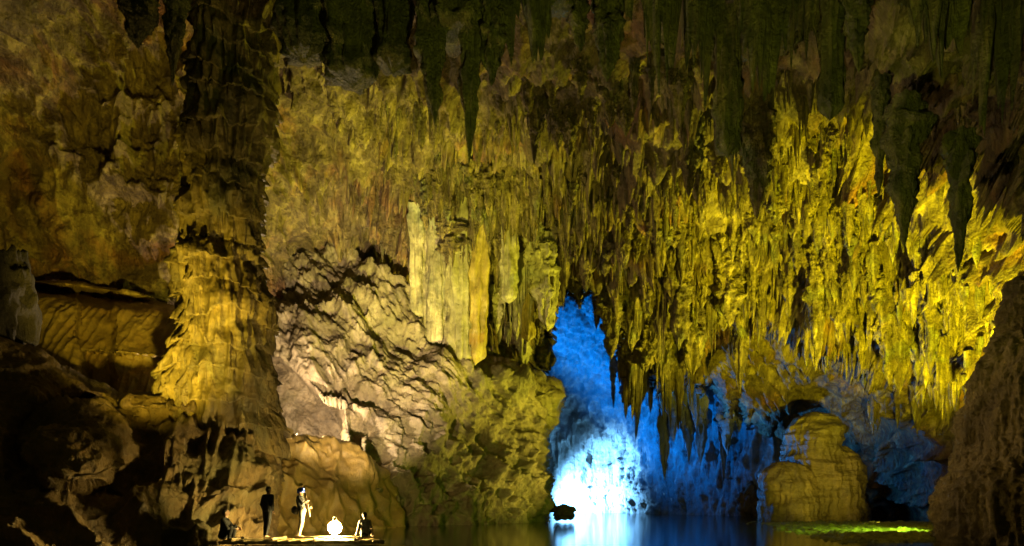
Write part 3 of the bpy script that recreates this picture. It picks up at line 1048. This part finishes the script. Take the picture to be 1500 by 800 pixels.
def cap(p, q, r0, r1, n=12):
    """tapered capsule with rounded ends"""
    p, q = Vector(p), Vector(q)
    d = q - p
    L_ = d.length
    d = d / L_ if L_ > 1e-6 else Vector((0, 0, 1))
    pts, rs = [], []
    for k in range(5):
        a = math.pi / 2 * (1 - k / 4)
        pts.append(p - d * r0 * math.sin(a)); rs.append(max(r0 * math.cos(a), 0.001))
    for k in range(5):
        a = math.pi / 2 * k / 4
        pts.append(q + d * r1 * math.sin(a)); rs.append(max(r1 * math.cos(a), 0.001))
    return tube(pts, rs, n)


def ell(c, s, nu=18, nv=12):
    c = Vector(c)
    Vs, Qs = [], []
    for i in range(nv + 1):
        ph = math.pi * i / nv
        for k in range(nu):
            t = 2 * math.pi * k / nu
            Vs.append(c + Vector((s[0] * math.sin(ph) * math.cos(t), s[1] * math.sin(ph) * math.sin(t), s[2] * math.cos(ph))))
    for i in range(nv):
        for k in range(nu):
            Qs.append((i * nu + k, (i + 1) * nu + k, (i + 1) * nu + (k + 1) % nu, i * nu + (k + 1) % nu))
    return Vs, Qs


def hand(wrist, direction, palm_n, side, s=1.0, curl=0.5):
    """palm, four unequal bent fingers and a thumb leaving the side of the palm"""
    w_, d, n = Vector(wrist), Vector(direction).normalized(), Vector(palm_n)
    n = (n - d * n.dot(d)).normalized()
    t = d.cross(n) * side
    out = []
    pal = w_ + d * 0.085 * s
    out.append(cap(w_, w_ + d * 0.03 * s, 0.024 * s, 0.026 * s))
    for k, off in enumerate((-0.03, -0.01, 0.011, 0.030)):
        base = pal + t * off * s
        out.append(cap(w_ + d * 0.02 * s + t * off * 0.6 * s, base, 0.014 * s, 0.012 * s, 8))
        ln = (0.055, 0.075, 0.082, 0.072)[k] * s
        a, cur = 0.0, base
        for seg, f in enumerate((0.45, 0.32, 0.23)):
            a += curl * (0.9, 1.1, 0.8)[seg]
            nx = cur + (d * math.cos(a) + n * math.sin(a)) * ln * f
            out.append(cap(cur, nx, 0.0095 * s, 0.0085 * s, 8))
            cur = nx
    b = w_ + d * 0.03 * s + t * 0.026 * s
    m1 = b + (d * 0.6 + t * 0.75 + n * 0.3).normalized() * 0.035 * s
    m2 = m1 + (d * 0.8 + n * 0.6 * (1 + curl) - t * 0.1).normalized() * 0.028 * s
    out += [cap(b, m1, 0.013 * s, 0.011 * s, 8), cap(m1, m2, 0.011 * s, 0.009 * s, 8)]
    return out


def head_parts(c, face, s=1.0):
    """c: head centre, face: direction looked at"""
    c, f = Vector(c), Vector(face).normalized()
    sd = Vector((0, 0, 1)).cross(f).normalized()
    up = f.cross(sd).normalized()
    o = []
    o.append(ell(c + up * 0.015 * s - f * 0.008 * s, (0.088 * s, 0.088 * s, 0.105 * s)))
    o.append(cap(c - up * 0.04 * s + f * 0.03 * s, c - up * 0.085 * s + f * 0.055 * s, 0.055 * s, 0.026 * s))      # jaw and chin
    o.append(cap(c + f * 0.075 * s + up * 0.005 * s, c + f * 0.104 * s - up * 0.028 * s, 0.010 * s, 0.014 * s, 8))  # nose
    o.append(cap(c + f * 0.072 * s - up * 0.057 * s - sd * 0.018 * s, c + f * 0.072 * s - up * 0.057 * s + sd * 0.018 * s, 0.010 * s, 0.010 * s, 8))
    for k in (-1, 1):
        o.append(cap(c + sd * k * 0.086 * s + up * 0.01 * s, c + sd * k * 0.090 * s - up * 0.025 * s, 0.016 * s, 0.011 * s, 8))
        o.append(cap(c + f * 0.078 * s + sd * k * 0.018 * s + up * 0.030 * s, c + f * 0.066 * s + sd * k * 0.045 * s + up * 0.028 * s, 0.010 * s, 0.010 * s, 8))
        o.append(ell(c + f * 0.080 * s + sd * k * 0.030 * s + up * 0.010 * s, (0.010 * s,) * 3))
    return o


def foot(ankle, fdir, s=1.0):
    a, f = Vector(ankle), Vector(fdir).normalized()
    z = Vector((0, 0, 1))
    return [cap(a, a - z * 0.045 * s - f * 0.02 * s, 0.036 * s, 0.034 * s), cap(a - z * 0.05 * s - f * 0.03 * s, a - z * 0.06 * s + f * 0.10 * s, 0.032 * s, 0.034 * s),
            cap(a - z * 0.058 * s + f * 0.08 * s, a - z * 0.07 * s + f * 0.165 * s, 0.036 * s, 0.022 * s)]


def person(loc, J, skin, label, s=1.0, legs_mat=None, top_mat=None, shorts=False, sleeves=0.5, group=None, hcurl=(0.5, 0.5), feet_dir=None, hdir=None):
    """J: joints in metres relative to loc: head, neck, chest, pelvis, sh/el/wr/hip/kn/an each (L,R); face direction"""
    V3 = lambda p: Vector(p) * s
    L_, R_ = 0, 1
    nk, ch, pe, hd = V3(J['neck']), V3(J['chest']), V3(J['pelvis']), V3(J['head'])
    sh, el, wr = [V3(p) for p in J['sh']], [V3(p) for p in J['el']], [V3(p) for p in J['wr']]
    hip, kn, an = [V3(p) for p in J['hip']], [V3(p) for p in J['kn']], [V3(p) for p in J['an']]
    face = Vector(J['face'])
    B = head_parts(hd, face, s)
    B.append(cap(hd - (hd - nk) * 0.45, nk - (hd - nk) * 0.05, 0.052 * s, 0.058 * s))
    lat = (sh[1] - sh[0]).normalized()

    def torso(g):
        o = []
        for k in (-1, 1):
            o.append(cap(ch + lat * k * 0.065 * s, pe + (ch - pe) * 0.45 + lat * k * 0.05 * s, (0.098 + g) * s, (0.088 + g) * s, 16))
            o.append(cap(pe + (ch - pe) * 0.45 + lat * k * 0.05 * s, pe + lat * k * 0.06 * s, (0.088 + g) * s, (0.10 + g) * s, 16))
            o.append(cap(sh[0 if k < 0 else 1] - lat * k * 0.01 * s, nk - Vector((0, 0, 0.045 * s)), (0.056 + g) * s, (0.050 + g) * s))
        return o
    B += torso(0)
    fd = Vector(feet_dir or J['face'])
    for k in (0, 1):
        B.append(cap(sh[k], el[k], 0.050 * s, 0.038 * s))
        B.append(cap(el[k], wr[k], 0.040 * s, 0.026 * s))
        hd_ = (hdir[k] if hdir and hdir[k] else (wr[k] - el[k]))
        B += hand(wr[k], hd_, face, 1 if k else -1, s, hcurl[k])
        B.append(cap(hip[k], kn[k], 0.085 * s, 0.054 * s))
        md = kn[k] + (an[k] - kn[k]) * 0.3
        B.append(cap(kn[k], md, 0.052 * s, 0.056 * s))
        B.append(cap(md, an[k], 0.056 * s, 0.034 * s))
        B += foot(an[k], fd, s)
    root = bpy.data.objects.new("person", None)
    root.location = loc
    link(root)
    tag(root, label, "person", group)
    mesh_py("body", B, skin, root, 0.0075)
    if top_mat:
        T_ = torso(0.016)
        for k in (0, 1):
            e = sh[k] + (el[k] - sh[k]) * min(1, sleeves * 2)
            T_.append(cap(sh[k], e, 0.064 * s, 0.056 * s))
            if sleeves > 0.5:
                T_.append(cap(el[k], el[k] + (wr[k] - el[k]) * (sleeves - 0.5) * 1.9, 0.055 * s, 0.042 * s))
        mesh_py("shirt", T_, top_mat, root, 0.011)
    if legs_mat:
        T_ = [cap(pe - lat * 0.05 * s, pe + lat * 0.05 * s, 0.122 * s, 0.122 * s, 16)]
        for k in (0, 1):
            T_.append(cap(hip[k], kn[k] if not shorts else hip[k] + (kn[k] - hip[k]) * 0.75, 0.102 * s, (0.085 if shorts else 0.070) * s))
            if not shorts:
                T_.append(cap(kn[k], an[k], 0.070 * s, 0.052 * s))
        mesh_py("shorts" if shorts else "trousers", T_, legs_mat, root, 0.011)
    return root, hd, face


def hair(root, hd, face, s, mat=None):
    f = face.normalized()
    mesh_py("hair", [ell(hd + Vector((0, 0, 0.045 * s)) - f * 0.028 * s, (0.096 * s, 0.096 * s, 0.088 * s)), ell(hd - f * 0.05 * s, (0.075 * s, 0.075 * s, 0.085 * s))],
            mat or M['hair'], root, 0.012)


DK = 0.26   # deck height
YR = 22.0


def rx(px, Y=YR): return (px - 750) / F * Y


raft = bpy.data.objects.new("bamboo_raft", None)
raft.location = (rx(440), YR, 0)
link(raft)
tag(raft, "long flat bamboo raft carrying the bright lantern", "raft")


def bamboo(L_, r, seed):
    r_ = random.Random(seed)
    pts, rs = [], []
    x = -L_ / 2
    while x < L_ / 2:
        seg = r_.uniform(0.32, 0.42)
        for t, k in ((0, 1.12), (0.03, 0.98), (0.5, 0.96), (0.97, 1.0)):
            pts.append((x + seg * t, 0.012 * math.sin(x * 0.9 + seed), 0.010 * math.sin(x * 0.7 + seed * 2)))
            rs.append(r * k)
        x += seg
    return tube(pts, rs, 12)


for i in range(9):
    v, q = bamboo(4.75 + random.Random(i).uniform(-0.15, 0.15), 0.062, i)
    o = mesh_py("bamboo_pole", [(v, q)], M['bamboo'], raft)
    o.location = (random.Random(i + 50).uniform(-0.06, 0.06), -0.56 + i * 0.14, 0.11)
for i, x in enumerate((-2.0, -0.7, 0.65, 1.95)):
    v, q = tube([(x, -0.66, 0.205), (x, 0, 0.21), (x, 0.66, 0.205)], [0.038] * 3, 10)
    mesh_py("crossbar", [(v, q)], M['bamboo'], raft)
    parts = []
    for k in range(9):
        yy = -0.56 + k * 0.14
        for dx in (-0.03, 0.03):
            pts = [(x + dx, yy + 0.072 * math.cos(a), 0.135 + 0.115 * math.sin(a)) for a in [j * math.pi / 5 for j in range(11)]]
            parts.append(tube(pts, [0.009] * 11, 6))
    mesh_py("lashing", parts, M['rope'], raft)
slats = []
for i in range(6):
    v, q = tube([(-0.1, -0.36 + i * 0.14, 0.243), (2.3, -0.36 + i * 0.14, 0.243)], [0.024, 0.024], 8)
    slats.append((v, q))
mesh_py("deck_slats", slats, M['bamboo'], raft)

# lantern
lan = bpy.data.objects.new("lantern", None)
LX = rx(491)
lan.location = (LX, YR - 0.05, DK + 0.01)
link(lan)
tag(lan, "blazing white lantern standing on the bamboo raft", "lantern")
mesh_py("globe", [ell((0, 0, 0.29), (0.22, 0.22, 0.22), 20, 12)], M['lantern_glow'], lan)
mesh_py("base", [tube([(0, 0, 0), (0, 0, 0.03), (0, 0, 0.06), (0, 0, 0.085)], [0.10, 0.10, 0.07, 0.06], 20)], M['metal'], lan)
mesh_py("cap", [tube([(0, 0, 0.495), (0, 0, 0.515), (0, 0, 0.54), (0, 0, 0.555)], [0.05, 0.055, 0.045, 0.012], 20)], M['metal'], lan)
mesh_py("handle", [tube([(0.07 * math.cos(a), 0, 0.54 + 0.10 * math.sin(a)) for a in [j * math.pi / 12 for j in range(13)]], [0.006] * 13, 8)], M['metal'], lan)

# standing person with the blue helmet, facing right, pole in both hands
sx = rx(437)
J = dict(head=(0.09, 0, 1.50), neck=(0.06, 0, 1.36), chest=(0.055, 0, 1.20), pelvis=(0.12, 0, 0.88), face=(1, -0.15, -0.03),
         sh=[(0.05, 0.17, 1.30), (0.05, -0.17, 1.30)], el=[(0.18, 0.20, 1.06), (0.20, -0.20, 1.08)], wr=[(0.33, 0.06, 0.98), (0.27, -0.06, 1.17)],
         hip=[(0.12, 0.08, 0.86), (0.13, -0.08, 0.86)], kn=[(0.06, 0.11, 0.48), (0.14, -0.10, 0.48)], an=[(-0.07, 0.12, 0.075), (0.05, -0.11, 0.075)])
pr, hd, fc = person((sx, YR, DK - 0.01), J, M['skin'], "person in a blue helmet and cream trousers standing with a pole", 1.0,
                    M['cream_cloth'], M['dark_cloth'], False, 0.5, "people on the raft", (1.1, 1.1), (1, -0.1, 0), [(0.75, -0.6, 0.1), (0.6, -0.3, 0.5)])
hp = bpy.data.objects.new("helmet", bpy.data.meshes.new("helmet"))
bpy.data.objects.remove(hp)
hel = mesh_py("helmet", [ell(hd + Vector((-0.005, 0, 0.045)), (0.125, 0.112, 0.10)), cap(hd + Vector((0.06, -0.07, 0.03)), hd + Vector((0.06, 0.07, 0.03)), 0.07, 0.07),
                         cap(hd + Vector((-0.08, -0.03, -0.02)), hd + Vector((-0.08, 0.03, -0.02)), 0.05, 0.05)], M['blue_shell'], pr, 0.01)
mesh_py("headlamp", [ell(hd + Vector((0.118, -0.045, 0.07)), (0.025, 0.025, 0.025), 10, 8)], M['headlight'], hel)
bag = mesh_py("waist_bag", [cap((-0.10, -0.06, 0.92), (-0.12, 0.08, 0.84), 0.10, 0.11), cap((-0.15, -0.02, 0.90), (-0.15, 0.04, 0.85), 0.08, 0.09)], M['black_cloth'], pr, 0.012)
pole = mesh_py("pole", [tube([(0, 0, 0), (-0.02, 0.0, 0.45), (-0.06, 0, 1.02)], [0.022, 0.022, 0.018], 10)], M['rope'])
pole.location = (rx(456), YR - 0.13, HC + (HY - 757) / F * YR)
pole.rotation_euler = (0, math.radians(-8), 0)
tag(pole, "thin wooden pole held upright by the helmeted person", "pole")

# dark standing person
J = dict(head=(0.05, 0, 1.55), neck=(0.03, 0, 1.40), chest=(0.01, 0, 1.24), pelvis=(0.0, 0, 0.90), face=(0.35, 1, 0.0),
         sh=[(-0.14, 0.06, 1.34), (0.17, -0.04, 1.34)], el=[(-0.20, 0.03, 1.07), (0.19, -0.08, 1.05)], wr=[(-0.16, 0.12, 0.84), (0.17, 0.05, 0.86)],
         hip=[(-0.07, 0.02, 0.88), (0.08, -0.02, 0.88)], kn=[(-0.08, 0.05, 0.48), (0.04, 0.02, 0.48)], an=[(-0.09, 0.02, 0.075), (-0.02, -0.06, 0.075)])
pr, hd, fc = person((rx(390), YR + 0.1, DK - 0.01), J, M['skin'], "tall person in dark clothes standing with back turned, in shadow", 1.0,
                    M['black_cloth'], M['black_cloth'], False, 0.95, "people on the raft", (0.4, 0.4))
hair(pr, hd, fc, 1.0)

# dark crouching person
J = dict(head=(0.04, 0, 0.86), neck=(0.03, 0, 0.72), chest=(0.02, 0, 0.55), pelvis=(-0.06, 0, 0.16), face=(1, 0.25, -0.1),
         sh=[(0.0, 0.17, 0.64), (0.02, -0.17, 0.64)], el=[(0.16, 0.22, 0.42), (0.18, -0.22, 0.40)], wr=[(0.34, 0.10, 0.40), (0.36, -0.06, 0.38)],
         hip=[(-0.05, 0.09, 0.15), (-0.05, -0.09, 0.15)], kn=[(0.26, 0.13, 0.44), (0.26, -0.15, 0.42)], an=[(0.20, 0.12, 0.075), (0.18, -0.13, 0.075)])
pr, hd, fc = person((rx(333), YR - 0.2, 0.12), J, M['skin'], "person in dark clothes crouching at the left end of the raft", 1.08,
                    M['black_cloth'], M['black_cloth'], False, 0.95, "people on the raft", (0.4, 0.4))
hair(pr, hd, fc, 1.08)

# pale seated person leaning back on both arms
J = dict(head=(0.0, 0.02, 0.78), neck=(0, 0, 0.64), chest=(0, 0, 0.47), pelvis=(0, 0.0, 0.10), face=(0.3, 1, 0.0),
         sh=[(-0.16, 0, 0.56), (0.16, 0, 0.56)], el=[(-0.23, -0.06, 0.30), (0.25, -0.06, 0.30)], wr=[(-0.29, -0.14, 0.045), (0.31, -0.14, 0.045)],
         hip=[(-0.08, 0.02, 0.09), (0.08, 0.02, 0.09)], kn=[(-0.12, 0.36, 0.24), (0.14, 0.36, 0.24)], an=[(-0.10, 0.66, 0.075), (0.12, 0.66, 0.075)])
pr, hd, fc = person((rx(537), YR - 0.25, DK), J, M['skin_pale'], "person in a grey shirt sitting at the right end, propped on both arms", 0.9,
                    M['dark_cloth'], M['grey_cloth'], True, 0.4, "people on the raft", (0.1, 0.1), None, [(-0.3, -1, 0), (0.3, -1, 0)])
hair(pr, hd, fc, 0.9)
